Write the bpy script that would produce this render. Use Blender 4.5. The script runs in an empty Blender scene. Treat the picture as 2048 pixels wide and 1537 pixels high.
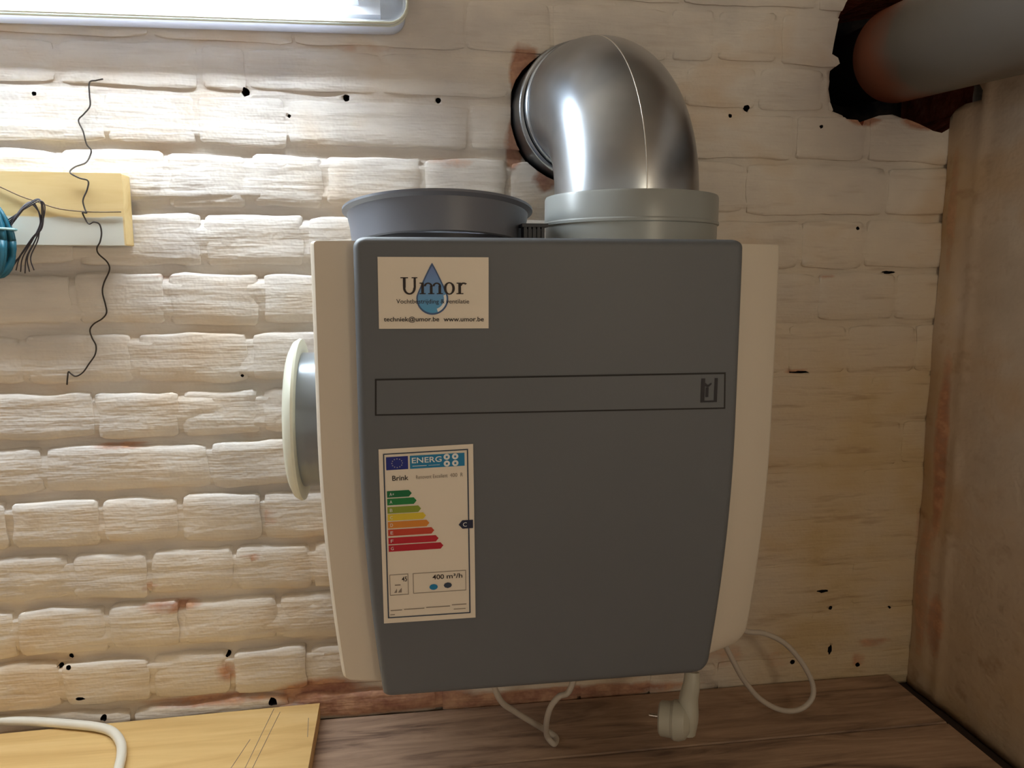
import bpy, bmesh, math, random
from mathutils import Vector, Matrix, noise

# ------------------------------------------------------------------ camera, world, exposure
SC = bpy.context.scene
COL = SC.collection
FPX, IW, IH = 1500.0, 2048.0, 1537.0
YAW, PITCH, ZC = math.radians(8.1), math.radians(7.9), 0.605
CAM = Vector((0.0, -1.0, ZC))
cam_data = bpy.data.cameras.new('camera')
cam_data.sensor_fit = 'HORIZONTAL'
cam_data.sensor_width = 36.0
cam_data.lens = FPX / IW * 36.0
cam_data.clip_start = 0.01
cam_data.clip_end = 50
cam = bpy.data.objects.new('camera', cam_data)
COL.objects.link(cam)
cam.location = CAM
cam.rotation_euler = (math.pi / 2 - PITCH, 0, -YAW)
SC.camera = cam

world = bpy.data.worlds.new('world')
SC.world = world
world.use_nodes = True
world.node_tree.nodes['Background'].inputs[0].default_value = (1.0, 0.90, 0.75, 1)
world.node_tree.nodes['Background'].inputs[1].default_value = 0.40

SC.view_settings.view_transform = 'Standard'
SC.view_settings.look = 'None'
SC.view_settings.gamma = 1
SC.view_settings.use_curve_mapping = False
SC.view_settings.exposure = 0.0
TUBE_POWER = 98.0          # emission of the fluorescent tubes
GLOBE_POWER = 17.0         # emission of the warm globe lamp standing behind the camera
SC.cycles.use_denoising = True
SC.cycles.max_bounces = 5
SC.cycles.diffuse_bounces = 3
SC.cycles.glossy_bounces = 3
SC.cycles.adaptive_threshold = 0.055
SC.cycles.use_light_tree = False
SC.cycles.caustics_reflective = False
SC.cycles.caustics_refractive = False

_FW = Vector((math.sin(YAW) * math.cos(PITCH), math.cos(YAW) * math.cos(PITCH), -math.sin(PITCH)))
_RT = Vector((math.cos(YAW), -math.sin(YAW), 0))
_UP = _RT.cross(_FW)


def ray(x, y):
    return _FW + _RT * ((x - IW / 2) / FPX) - _UP * ((y - IH / 2) / FPX)


def at(x, y, Y=0.0):
    """measured point of the photograph on the vertical plane at depth Y"""
    r = ray(x, y)
    return CAM + r * ((Y - CAM.y) / r.y)


def atz(x, y, Z=0.0):
    r = ray(x, y)
    return CAM + r * ((Z - CAM.z) / r.z)


def atx(x, y, X):
    r = ray(x, y)
    return CAM + r * ((X - CAM.x) / r.x)


# ------------------------------------------------------------------ materials
def srgb(r, g, b):
    f = lambda c: (c / 255 / 12.92) if c / 255 <= 0.04045 else ((c / 255 + 0.055) / 1.055) ** 2.4
    return (f(r), f(g), f(b), 1)


class NT:
    """small node helper"""
    def __init__(s, name):
        s.m = bpy.data.materials.new(name)
        s.m.use_nodes = True
        s.t = s.m.node_tree
        s.b = s.t.nodes['Principled BSDF']
        s.geo = None

    def n(s, kind, **kw):
        nd = s.t.nodes.new(kind)
        for k, v in kw.items():
            setattr(nd, k, v)
        return nd

    def l(s, a, b):
        s.t.links.new(a, b)

    def pos(s):
        if s.geo is None:
            s.geo = s.n('ShaderNodeNewGeometry')
        return s.geo.outputs['Position']

    def mapped(s, scale, rot=(0, 0, 0), src=None):
        mp = s.n('ShaderNodeMapping')
        mp.inputs['Scale'].default_value = scale
        mp.inputs['Rotation'].default_value = rot
        s.l(src or s.pos(), mp.inputs['Vector'])
        return mp.outputs[0]

    def noise(s, vec, scale, detail=3, rough=0.55, dist=0.0):
        t = s.n('ShaderNodeTexNoise')
        t.inputs['Scale'].default_value = scale
        t.inputs['Detail'].default_value = detail
        t.inputs['Roughness'].default_value = rough
        t.inputs['Distortion'].default_value = dist
        s.l(vec, t.inputs['Vector'])
        return t.outputs['Fac']

    def ramp(s, fac, stops):
        r = s.n('ShaderNodeValToRGB')
        e = r.color_ramp.elements
        while len(e) < len(stops):
            e.new(0.5)
        for el, (p, c) in zip(e, stops):
            el.position = p
            el.color = c if len(c) == 4 else (*c, 1)
        s.l(fac, r.inputs['Fac'])
        return r.outputs['Color']

    def math(s, op, a, b=None, clamp=False):
        m = s.n('ShaderNodeMath', operation=op, use_clamp=clamp)
        for i, v in enumerate((a, b)):
            if v is None:
                continue
            if isinstance(v, (int, float)):
                m.inputs[i].default_value = v
            else:
                s.l(v, m.inputs[i])
        return m.outputs[0]

    def mix(s, fac, a, b, blend='MIX'):
        m = s.n('ShaderNodeMix', data_type='RGBA', blend_type=blend)
        for sock, v in ((m.inputs['Factor'], fac), (m.inputs[6], a), (m.inputs[7], b)):
            if isinstance(v, (int, float)):
                sock.default_value = v
            elif isinstance(v, tuple):
                sock.default_value = v if len(v) == 4 else (*v, 1)
            else:
                s.l(v, sock)
        return m.outputs[2]

    def bump(s, h, strength, dist):
        b = s.n('ShaderNodeBump')
        b.inputs['Strength'].default_value = strength
        b.inputs['Distance'].default_value = dist
        s.l(h, b.inputs['Height'])
        s.l(b.outputs[0], s.b.inputs['Normal'])

    def set(s, color=None, rough=None, metal=None, spec=None, coat=None):
        for key, v in (('Base Color', color), ('Roughness', rough), ('Metallic', metal),
                       ('Specular IOR Level', spec), ('Coat Weight', coat)):
            if v is None:
                continue
            if isinstance(v, (int, float, tuple)):
                s.b.inputs[key].default_value = v
            else:
                s.l(v, s.b.inputs[key])
        return s.m


def plain(name, color, rough=0.5, metal=0.0, spec=0.5, grain=0.0, gscale=200):
    k = NT(name)
    if grain:
        f = k.noise(k.pos(), gscale, 2)
        k.bump(f, grain, 0.001)
    return k.set(color, rough, metal, spec)


def painted_wall(name, light, mid, warm, ochre, relief=1.0, streak=(7, 7, 62)):
    """limewashed masonry; the mesh attribute "chip" says where the paint has come off"""
    k = NT(name)
    a = k.noise(k.mapped((5.5, 5.5, 8)), 1.0, 3, 0.6)
    col = k.ramp(a, [(0.36, mid), (0.52, light), (0.66, warm)])
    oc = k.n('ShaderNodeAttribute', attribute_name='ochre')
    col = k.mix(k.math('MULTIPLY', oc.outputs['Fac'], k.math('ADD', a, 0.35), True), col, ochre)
    at_ = k.n('ShaderNodeAttribute', attribute_name='chip')
    ragged = k.noise(k.mapped((30, 30, 44)), 1.0, 3, 0.7)
    m = k.math('MULTIPLY', at_.outputs['Fac'], k.math('ADD', ragged, 0.45))
    mask = k.ramp(m, [(0.42, (0, 0, 0)), (0.72, (0.85, 0.85, 0.85))])
    rawc = k.ramp(ragged, [(0.35, srgb(150, 88, 66)), (0.65, srgb(206, 156, 122))])
    col = k.mix(mask, col, rawc)
    fine = k.noise(k.mapped(streak), 1.0, 3, 0.62)
    grit = k.noise(k.pos(), 150, 1)
    streak_shade = k.ramp(fine, [(0.30, (0.55, 0.55, 0.55)), (0.44, (0, 0, 0))])  # shading of the streak relief painted in as darker colour
    shade_fac = k.math('MULTIPLY', streak_shade, k.math('ADD', k.math('MULTIPLY', oc.outputs['Fac'], 0.8), 0.25, True))
    col = k.mix(shade_fac, col, srgb(150, 118, 88))
    h = k.math('ADD', fine, k.math('MULTIPLY', grit, 0.22))
    k.bump(h, 0.55 * relief, 0.006)
    return k.set(col, 0.82, 0, 0.25)


def add_chip(me, patches, ochre):
    """paint loss per vertex from worn places (x, y, z, rx, ry, rz, amount)"""
    at_ = me.attributes.new('chip', 'FLOAT', 'POINT')
    vals = []
    for v in me.vertices:
        best = 0.0
        for (x, y, z, rx, ry, rz, am) in patches:
            q = ((v.co.x - x) / rx) ** 2 + ((v.co.y - y) / ry) ** 2 + ((v.co.z - z) / rz) ** 2
            if q < 2.6:
                best = max(best, am * min(1.0, 1.6 - math.sqrt(q)))
        vals.append(best)
    at_.data.foreach_set('value', vals)
    at2 = me.attributes.new('ochre', 'FLOAT', 'POINT')
    at2.data.foreach_set('value', [ochre(v.co) for v in me.vertices])


def wood(name, c1, c2, c3, scale=(1.2, 9, 9), grain=0.2, rough=0.55):
    k = NT(name)
    v = k.mapped(scale)
    a = k.noise(v, 2.2, 5, 0.6, 1.2)
    g = k.noise(k.mapped((scale[0] * 2.5, scale[1] * 14, scale[2] * 14)), 1.0, 3)
    col = k.ramp(a, [(0.3, c1), (0.5, c2), (0.7, c3)])
    col = k.mix(k.math('MULTIPLY', g, 0.35), col, c1)
    k.bump(g, grain, 0.001)
    return k.set(col, rough, 0, 0.35)


def px_patch(x, y, wpx, hpx, am=1.0):
    p = at(x, y)
    return (p.x, 0.0, p.z, wpx / 1500, 0.05, hpx / 1500, am)


CHIPS = [px_patch(*q) for q in [
    (1050, 145, 26, 50, 1.3), (1030, 290, 16, 50, 1.2), (1090, 360, 22, 22, 1.2), (905, 325, 60, 14, 0.6), (1000, 410, 30, 40, 0.5),
    (240, 893, 60, 8, 0.7), (340, 1214, 66, 12, 0.8), (300, 1175, 26, 14, 0.6), (640, 1385, 90, 30, 0.95), (760, 1405, 200, 26, 1.1),
    (450, 1345, 26, 26, 0.75), (420, 1405, 150, 12, 0.75), (1100, 1392, 300, 18, 1.1), (330, 556, 60, 8, 0.6), (500, 1115, 22, 12, 0.7),
    (1445, 1310, 70, 40, 0.55), (1560, 1320, 60, 30, 0.5), (1745, 1285, 50, 14, 0.7), (1655, 555, 22, 8, 0.7), (1590, 742, 30, 8, 0.7),
    (1850, 1040, 26, 160, 0.6), (1850, 245, 50, 14, 1.1), (1730, 242, 40, 10, 1.0), (540, 1035, 18, 34, 0.6), (700, 95, 120, 12, 0.5),
    (1715, 1320, 20, 20, 0.7)]]
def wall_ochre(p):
    """bare yellow plaster daubed low right, plus warm bounce light painted along the foot"""
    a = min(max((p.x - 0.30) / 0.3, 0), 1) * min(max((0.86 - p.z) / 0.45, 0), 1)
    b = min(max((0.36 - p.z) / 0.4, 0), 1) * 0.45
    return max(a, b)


def side_ochre(p):  # light falloff towards the corner and floor painted in as ochre
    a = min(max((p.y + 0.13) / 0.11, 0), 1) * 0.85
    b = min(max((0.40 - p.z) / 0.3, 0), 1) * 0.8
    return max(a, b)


CORNER_CHIPS = [(0.768, -0.035, 0.36, 0.05, 0.014, 0.16, 0.75), (0.768, -0.05, 0.10, 0.05, 0.02, 0.06, 0.7),
                (0.768, -0.02, 0.70, 0.05, 0.012, 0.12, 0.55), (0.768, -0.02, 0.15, 0.05, 0.02, 0.15, 0.6)]
M = {}
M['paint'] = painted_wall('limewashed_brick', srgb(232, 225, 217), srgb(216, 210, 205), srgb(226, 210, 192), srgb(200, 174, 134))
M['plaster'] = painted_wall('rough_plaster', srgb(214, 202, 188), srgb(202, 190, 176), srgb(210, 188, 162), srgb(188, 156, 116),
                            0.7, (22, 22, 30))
M['shell'] = plain('bare_timber_boards', srgb(138, 106, 76), 0.9, 0, 0.2)
M['ceil'] = wood('ceiling_boards', srgb(138, 124, 106), srgb(158, 142, 122), srgb(172, 158, 138))
k = NT('raw_brick')
c = k.ramp(k.noise(k.pos(), 40, 5), [(0.3, srgb(120, 58, 44)), (0.55, srgb(168, 92, 72)), (0.75, srgb(190, 130, 108))])
k.bump(k.noise(k.pos(), 90, 4), 0.8, 0.004)
M['raw'] = k.set(c, 0.95, 0, 0.1)
k = NT('dark_cavity')
c = k.ramp(k.noise(k.pos(), 30, 4), [(0.35, srgb(26, 26, 34)), (0.7, srgb(64, 58, 56))])
M['hole_dark'] = k.set(c, 0.95, 0, 0.1)  # dark tone given to the insides of the holes
M['plank'] = wood('old_floor_wood', srgb(104, 82, 70), srgb(172, 144, 122), srgb(200, 170, 144), (2.4, 16, 16), 0.5, 0.65)
M['under'] = plain('dark_subfloor', srgb(52, 38, 32), 0.95)
M['pine'] = wood('pale_pine', srgb(206, 166, 106), srgb(226, 190, 128), srgb(236, 204, 146), (1.0, 10, 10), 0.12, 0.5)
M['casing'] = plain('cream_casing', srgb(218, 208, 192), 0.5, 0, 0.4, 0.03, 500)
M['panel'] = plain('grey_front', srgb(101, 105, 110), 0.5, 0, 0.4)
M['groove'] = plain('dark_groove', srgb(38, 36, 36), 0.7)
M['bluegrey'] = plain('blue_grey_plastic', srgb(104, 108, 120), 0.42, 0, 0.5)
M['lightgrey'] = plain('light_grey_plastic', srgb(150, 154, 152), 0.33, 0, 0.5)
M['black'] = plain('black_plastic', srgb(34, 38, 50), 0.5)
M['ivory'] = plain('ivory_plastic', srgb(226, 228, 212), 0.4)
M['galv_grey'] = plain('smooth_grey_tube', srgb(150, 158, 166), 0.28, 0.35)
k = NT('brushed_metal')
f = k.noise(k.mapped((3, 3, 160)), 1.0, 3)
k.bump(f, 0.05, 0.001)
c = k.ramp(k.noise(k.pos(), 9, 3), [(0.35, srgb(158, 164, 172)), (0.65, srgb(188, 193, 199))])
M['metal'] = k.set(c, 0.30, 1.0)
M['seam'] = plain('bright_weld', srgb(226, 222, 214), 0.3, 1.0)
M['steel'] = plain('pin_steel', srgb(225, 220, 214), 0.25, 1.0)
M['pvc'] = plain('grey_pvc', srgb(104, 98, 90), 0.38, 0, 0.5)
M['pvc_red'] = plain('reddish_pvc', srgb(134, 84, 66), 0.42, 0, 0.5)
M['rubber'] = plain('black_rubber', srgb(22, 24, 32), 0.7)
M['wire'] = plain('rusty_wire', srgb(58, 50, 44), 0.6, 0.3)
M['thinwire'] = plain('dull_copper_wire', srgb(104, 84, 60), 0.5, 0.3)
M['darkwire'] = plain('dark_grey_wire', srgb(66, 62, 70), 0.5)
M['teal'] = plain('teal_sheath', srgb(24, 92, 112), 0.4)
M['tie'] = plain('pale_blue_tie', srgb(170, 214, 222), 0.4)
M['whitecord'] = plain('white_cord', srgb(232, 226, 212), 0.42)
M['greycord'] = plain('grey_white_cord', srgb(194, 184, 172), 0.45)
M['plug'] = plain('old_white_plug', srgb(186, 183, 168), 0.45)
M['paper'] = plain('label_paper', srgb(236, 226, 210), 0.45)
M['ink'] = plain('black_ink', srgb(40, 30, 28), 0.6)
M['greyink'] = plain('grey_ink', srgb(140, 128, 116), 0.6)
M['navy'] = plain('navy_ink', srgb(24, 32, 62), 0.5)
M['frameink'] = plain('label_frame_ink', srgb(52, 66, 86), 0.5)
M['euflag'] = plain('flag_blue', srgb(20, 36, 130), 0.5)
M['star'] = plain('flag_yellow', srgb(150, 150, 170), 0.5)
M['energ'] = plain('energy_blue', srgb(20, 128, 178), 0.5)
M['white'] = plain('white_ink', srgb(238, 240, 240), 0.5)
M['logo'] = plain('logo_ink', srgb(26, 24, 34), 0.5)
BAR = [srgb(0, 110, 62), srgb(24, 128, 64), srgb(140, 158, 50), srgb(226, 200, 56), srgb(222, 140, 50),
       srgb(200, 68, 44), srgb(190, 28, 46), srgb(184, 22, 44)]
for i, cc in enumerate(BAR):
    M['bar%d' % i] = plain('scale_colour_%d' % i, cc, 0.5)
k = NT('drop_blue')
sep = k.n('ShaderNodeSeparateXYZ')
k.l(k.pos(), sep.inputs[0])
zz = k.math('MULTIPLY', k.math('SUBTRACT', sep.outputs['Z'], 0.573), 18.0, True)
c = k.ramp(zz, [(0.0, srgb(74, 164, 214)), (0.45, srgb(110, 156, 212)), (1.0, srgb(104, 110, 170))])
M['drop'] = k.set(c, 0.45)
M['drop_edge'] = plain('drop_outline', srgb(64, 92, 136), 0.5)
# fluorescent lamp
k = NT('tube_glow')
k.t.nodes.remove(k.b)
em = k.n('ShaderNodeEmission')
em.inputs[0].default_value = (0.86, 0.95, 1.0, 1)
em.inputs[1].default_value = TUBE_POWER
k.l(em.outputs[0], k.t.nodes['Material Output'].inputs[0])
M['tube'] = k.m
k = NT('clear_cover')
k.t.nodes.remove(k.b)
tr = k.n('ShaderNodeBsdfTransparent')
tr.inputs[0].default_value = (0.95, 0.97, 1, 1)
tl = k.n('ShaderNodeBsdfTranslucent')
tl.inputs[0].default_value = (0.9, 0.93, 0.97, 1)
gl = k.n('ShaderNodeBsdfGlossy')
gl.inputs['Roughness'].default_value = 0.15
m1 = k.n('ShaderNodeMixShader')
m1.inputs[0].default_value = 0.14
k.l(tr.outputs[0], m1.inputs[1])
k.l(tl.outputs[0], m1.inputs[2])
m2 = k.n('ShaderNodeMixShader')
m2.inputs[0].default_value = 0.06
k.l(m1.outputs[0], m2.inputs[1])
k.l(gl.outputs[0], m2.inputs[2])
k.l(m2.outputs[0], k.t.nodes['Material Output'].inputs[0])
M['cover'] = k.m
k = NT('lamp_tray')
k.t.nodes.remove(k.b)
df = k.n('ShaderNodeBsdfDiffuse')
df.inputs[0].default_value = (0.8, 0.82, 0.86, 1)
tl = k.n('ShaderNodeBsdfTranslucent')
tl.inputs[0].default_value = (0.88, 0.9, 0.98, 1)
m1 = k.n('ShaderNodeMixShader')
m1.inputs[0].default_value = 0.32
k.l(df.outputs[0], m1.inputs[1])
k.l(tl.outputs[0], m1.inputs[2])
k.l(m1.outputs[0], k.t.nodes['Material Output'].inputs[0])
M['tray'] = k.m


# ------------------------------------------------------------------ mesh helpers
def mesh_of(name, verts, faces, mats, smooth=None):
    me = bpy.data.meshes.new(name)
    me.from_pydata([tuple(v) for v in verts], [], faces)
    for m in (mats if isinstance(mats, (list, tuple)) else [mats]):
        me.materials.append(M[m])
    bm = bmesh.new()
    bm.from_mesh(me)
    bmesh.ops.recalc_face_normals(bm, faces=bm.faces)
    bm.to_mesh(me)
    bm.free()
    if smooth is not None:
        me.shade_smooth()
        if smooth < 180:
            me.set_sharp_from_angle(angle=math.radians(smooth))
    return me


def obj(name, me, parent=None):
    o = bpy.data.objects.new(name, me)
    COL.objects.link(o)
    if parent is not None:
        o.parent = parent
        o.matrix_parent_inverse = parent.matrix_basis.inverted()
    return o


def tag(o, label=None, cat=None, group=None, kind=None):
    for key, v in (('label', label), ('category', cat), ('group', group), ('kind', kind)):
        if v:
            o[key] = v
    return o


def thing(name, label, cat, loc, group=None):
    o = obj(name, None)
    o.location = loc
    o.empty_display_size = 0.05
    return tag(o, label, cat, group)


def join(*parts):
    V, F = [], []
    for v, f in parts:
        b = len(V)
        V += [Vector(p) for p in v]
        F += [tuple(i + b for i in q) for q in f]
    return V, F


def box(a, b):
    (x0, y0, z0), (x1, y1, z1) = a, b
    V = [(x, y, z) for x in (x0, x1) for y in (y0, y1) for z in (z0, z1)]
    return V, [(0, 1, 3, 2), (4, 6, 7, 5), (0, 4, 5, 1), (2, 3, 7, 6), (0, 2, 6, 4), (1, 5, 7, 3)]


def frame_for(d):
    d = d.normalized()
    u = Vector((0, 0, 1)) if abs(d.z) < 0.9 else Vector((1, 0, 0))
    s = d.cross(u).normalized()
    return s, s.cross(d).normalized()


def lathe(prof, origin, axis, n=64, close=False):
    """prof = [(radius, distance along axis)]"""
    ax = Vector(axis).normalized()
    s, t = frame_for(ax)
    V, F = [], []
    m = len(prof)
    for (r, h) in prof:
        for i in range(n):
            a = 2 * math.pi * i / n
            V.append(Vector(origin) + ax * h + (s * math.cos(a) + t * math.sin(a)) * r)
    rows = m if close else m - 1
    for j in range(rows):
        for i in range(n):
            a, b = j * n, ((j + 1) % m) * n
            F.append((a + i, a + (i + 1) % n, b + (i + 1) % n, b + i))
    return V, F


def disc(r, origin, axis, n=64):
    ax = Vector(axis).normalized()
    s, t = frame_for(ax)
    return [Vector(origin) + (s * math.cos(2 * math.pi * i / n) + t * math.sin(2 * math.pi * i / n)) * r
            for i in range(n)], [tuple(range(n))]


def sweep(pts, r, n=12, caps=True):
    pts = [Vector(p) for p in pts]
    rr = r if isinstance(r, (list, tuple)) else [r] * len(pts)
    V, F = [], []
    d0 = (pts[1] - pts[0]).normalized()
    s, t = frame_for(d0)
    for i, p in enumerate(pts):
        d = (pts[min(i + 1, len(pts) - 1)] - pts[max(i - 1, 0)]).normalized()
        q = d0.rotation_difference(d)
        s = q @ s
        t = q @ t
        d0 = d
        for j in range(n):
            a = 2 * math.pi * j / n
            V.append(p + (s * math.cos(a) + t * math.sin(a)) * rr[i])
    for i in range(len(pts) - 1):
        for j in range(n):
            F.append((i * n + j, i * n + (j + 1) % n, (i + 1) * n + (j + 1) % n, (i + 1) * n + j))
    if caps:
        F.append(tuple(range(n)))
        F.append(tuple(range((len(pts) - 1) * n, len(pts) * n)))
    return V, F


def spline(pts, per=8):
    """Catmull-Rom through the points"""
    P = [Vector(p) for p in pts]
    P = [P[0] * 2 - P[1]] + P + [P[-1] * 2 - P[-2]]
    out = []
    for i in range(1, len(P) - 2):
        a, b, c2, d = P[i - 1:i + 3]
        for j in range(per):
            t = j / per
            out.append(0.5 * ((2 * b) + (c2 - a) * t + (2 * a - 5 * b + 4 * c2 - d) * t * t
                              + (3 * b - a - 3 * c2 + d) * t ** 3))
    out.append(P[-2])
    return out


def prism(poly, y0, y1):
    """polygon given as (x, z), extruded along Y"""
    n = len(poly)
    V = [Vector((x, y0, z)) for x, z in poly] + [Vector((x, y1, z)) for x, z in poly]
    return V, [tuple(range(n)), tuple(range(n, 2 * n))] + [(i, (i + 1) % n, n + (i + 1) % n, n + i) for i in range(n)]


def boolean_cut(o, cutter):
    md = o.modifiers.new('cut', 'BOOLEAN')
    md.operation = 'DIFFERENCE'
    md.solver = 'EXACT'
    md.object = cutter
    try:
        md.material_mode = 'TRANSFER'
    except Exception:
        pass
    dg = bpy.context.evaluated_depsgraph_get()
    me = bpy.data.meshes.new_from_object(o.evaluated_get(dg))
    o.modifiers.clear()
    o.data = me


def temp(name, geo, mat):
    return obj(name, mesh_of(name, *geo, mat))


def drop_temp(*os):
    for o in os:
        bpy.data.objects.remove(o, do_unlink=True)


# ------------------------------------------------------------------ the setting
rnd = random.Random(11)
XC = 0.768                 # room corner
XL, YR, ZT = -2.0, -2.5, 1.42

# holes in the back wall
EX, EZ = 0.228, 0.819      # elbow axis where it enters the wall


def ragged_circle(cx, cz, r, amp, n=40, seed=0.0):
    out = []
    for i in range(n):
        a = 2 * math.pi * i / n
        q = r * (1 + amp * noise.noise(Vector((math.cos(a) * 1.7 + seed, math.sin(a) * 1.7, seed))) +
                 0.4 * amp * noise.noise(Vector((math.cos(a) * 6 + seed, math.sin(a) * 6, seed))))
        out.append((cx + q * math.cos(a), cz + q * math.sin(a)))
    return out


pipe_hole_px = [(1720, -40), (1692, 5), (1676, 45), (1667, 90), (1664, 108), (1676, 116), (1680, 127), (1664, 140),
                (1657, 178), (1661, 205), (1668, 222), (1688, 230), (1694, 238), (1716, 240), (1724, 252), (1730, 241),
                (1762, 230), (1788, 228), (1810, 236), (1838, 248), (1866, 262), (1884, 266), (1898, 258)]
pipe_hole = [(at(x, y).x, at(x, y).z) for x, y in pipe_hole_px]
pipe_hole += [(0.80, 0.845), (0.80, 1.01), (0.74, 1.015), (0.66, 1.00)]
cut_elbow = temp('cut_a', prism(ragged_circle(EX, EZ, 0.0895, 0.07, seed=3.1), -0.05, 0.30), 'raw')
cut_pipe = temp('cut_b', prism(pipe_hole, -0.05, 0.30), 'raw')
drill = []
for (x, y, rp) in [(877, 200, 7), (490, 183, 9), (692, 195, 8), (67, 187, 5), (1495, 216, 8), (1460, 232, 5),
                   (1642, 254, 5), (1715, 457, 5), (118, 1336, 6), (136, 1320, 6), (137, 1336, 6), (455, 1313, 6),
                   (545, 1405, 11), (208, 1436, 8), (484, 752, 4), (1662, 1218, 6), (1585, 1325, 7), (1715, 1330, 7),
                   (1780, 1216, 4), (578, 232, 4)]:
    p = at(x, y)
    drill.append(prism(ragged_circle(p.x, p.z, rp * 0.8 / 1500, 0.35, 10, x), -0.03, 0.022))
for (x, y, rx, ry) in [(1780, 545, 16, 3.5), (1645, 1183, 14, 4), (1660, 1300, 5, 12), (1600, 745, 22, 3), (160, 1398, 9, 3)]:
    p = at(x, y)
    drill.append(prism([(p.x + (q[0] - p.x) * rx, p.z + (q[1] - p.z) * ry) for q in ragged_circle(p.x, p.z, 1 / 1500, 0.5, 14, x)], -0.03, 0.018))
cut_drill = temp('cut_c', join(*drill), 'hole_dark')

# wall_back: the mortar body, recessed between the bricks
def smear(x, z):
    """how far the joints are filled flush with plaster (right and low part of the wall)"""
    a = min(max((x - 0.28) / 0.22, 0), 1) * min(max((0.80 - z) / 0.35, 0), 1)
    b = min(max((x - 0.05) / 0.5, 0), 1) * 0.45
    c = min(max((z - 0.74) / 0.08, 0), 1) * 0.72
    return min(1, max(a, b, c))


bed_px = [85, 185, 297, 421, 541, 660, 775, 880, 986, 1092, 1197, 1302, 1402]
beds = [at(400, y).z for y in bed_px]
while beds[0] < 1.22:
    beds.insert(0, beds[0] + 0.071)
beds[-1] = min(beds[-1], 0.045)
beds.append(-0.015)


def mortar_y(x, z):
    """raked bed joints, upright joints washed nearly full"""
    near = min(abs(z - b) for b in beds)
    bed = min(max((0.016 - near) / 0.008, 0), 1)
    s = smear(x, z)
    d = (0.0012 + 0.0085 * bed) * (1 - s) + 0.0008 + 0.0010 * bed
    v = noise.fractal(Vector((x * 16, 3.3, z * 30)), 1.0, 2.0, 3)
    return max(d + 0.0034 * v * (1 - 0.6 * s), 0.0)


nx, nz = 200, 250
X0, X1, Z0, Z1 = -1.32, 0.86, -0.02, 1.28
V, F = [], []
for j in range(nz + 1):
    for i in range(nx + 1):
        x, z = X0 + (X1 - X0) * i / nx, Z0 + (Z1 - Z0) * j / nz
        V.append((x, mortar_y(x, z), z))
for j in range(nz):
    for i in range(nx):
        a = j * (nx + 1) + i
        F.append((a, a + 1, a + nx + 2, a + nx + 1))
ring = list(range(nx + 1)) + [j * (nx + 1) + nx for j in range(1, nz + 1)] + \
    [nz * (nx + 1) + i for i in range(nx - 1, -1, -1)] + [j * (nx + 1) for j in range(nz - 1, 0, -1)]
b0 = len(V)
for q in ring:
    V.append((V[q][0], 0.16, V[q][2]))
L = len(ring)
for i in range(L):
    F.append((ring[i], ring[(i + 1) % L], b0 + (i + 1) % L, b0 + i))
F.append(tuple(range(b0, b0 + L)))
wall_back = obj('wall_back', mesh_of('wall_back', V, F, ['paint', 'raw', 'hole_dark'], 180))
for cobj in (cut_elbow, cut_pipe, cut_drill):
    boolean_cut(wall_back, cobj)
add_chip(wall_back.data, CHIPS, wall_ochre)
tag(wall_back, 'cream painted brick wall behind the grey ventilation unit', kind='structure')
obj('cavity', mesh_of('cavity', *box((0.05, 0.161, 0.6), (0.86, 0.17, 1.2)), 'hole_dark'), wall_back)
obj('plaster_field', mesh_of('plaster_field', *join(box((XL, 0.0, 0), (X0, 0.16, ZT)), box((X0, 0.0, Z1), (X1, 0.16, ZT))),
                             'shell'), wall_back)

# bricks, course by course
known = {1: [], 85: [(1103, 40), (930, 40), (1340, 40), (1432, 60), (1560, 60), (585, 60), (300, 60)],
         185: [(113, 140), (400, 140), (493, 140), (1017, 150), (1370, 170), (1515, 170), (1655, 170), (760, 150)],
         297: [(207, 240), (572, 240), (940, 260), (1590, 280), (1735, 280), (390, 240)],
         421: [(330, 360), (497, 360), (650, 360), (847, 380), (1017, 380), (1490, 390), (1770, 390), (120, 360)],
         541: [(405, 480), (150, 480), (610, 480), (1600, 500), (1730, 500)],
         660: [(333, 600), (520, 600), (143, 600), (1635, 600), (1790, 600)],
         775: [(267, 715), (45, 715), (500, 715), (1575, 700), (1695, 700), (1830, 700)],
         880: [(190, 830), (520, 830), (360, 830), (1740, 800)],
         986: [(90, 935), (420, 935), (1640, 900), (1800, 900)],
         1092: [(20, 1040), (200, 1040), (527, 1040), (360, 1040), (1720, 990)],
         1197: [(300, 1150), (140, 1150), (627, 1150), (470, 1150), (1640, 1080)],
         1302: [(213, 1250), (365, 1250), (557, 1250), (30, 1250), (1700, 1170)],
         1402: [(463, 1345), (123, 1345), (300, 1345), (620, 1345), (1620, 1260)]}
first_bed = [i for i, z in enumerate(beds) if abs(z - at(400, 85).z) < 1e-6][0]


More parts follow.
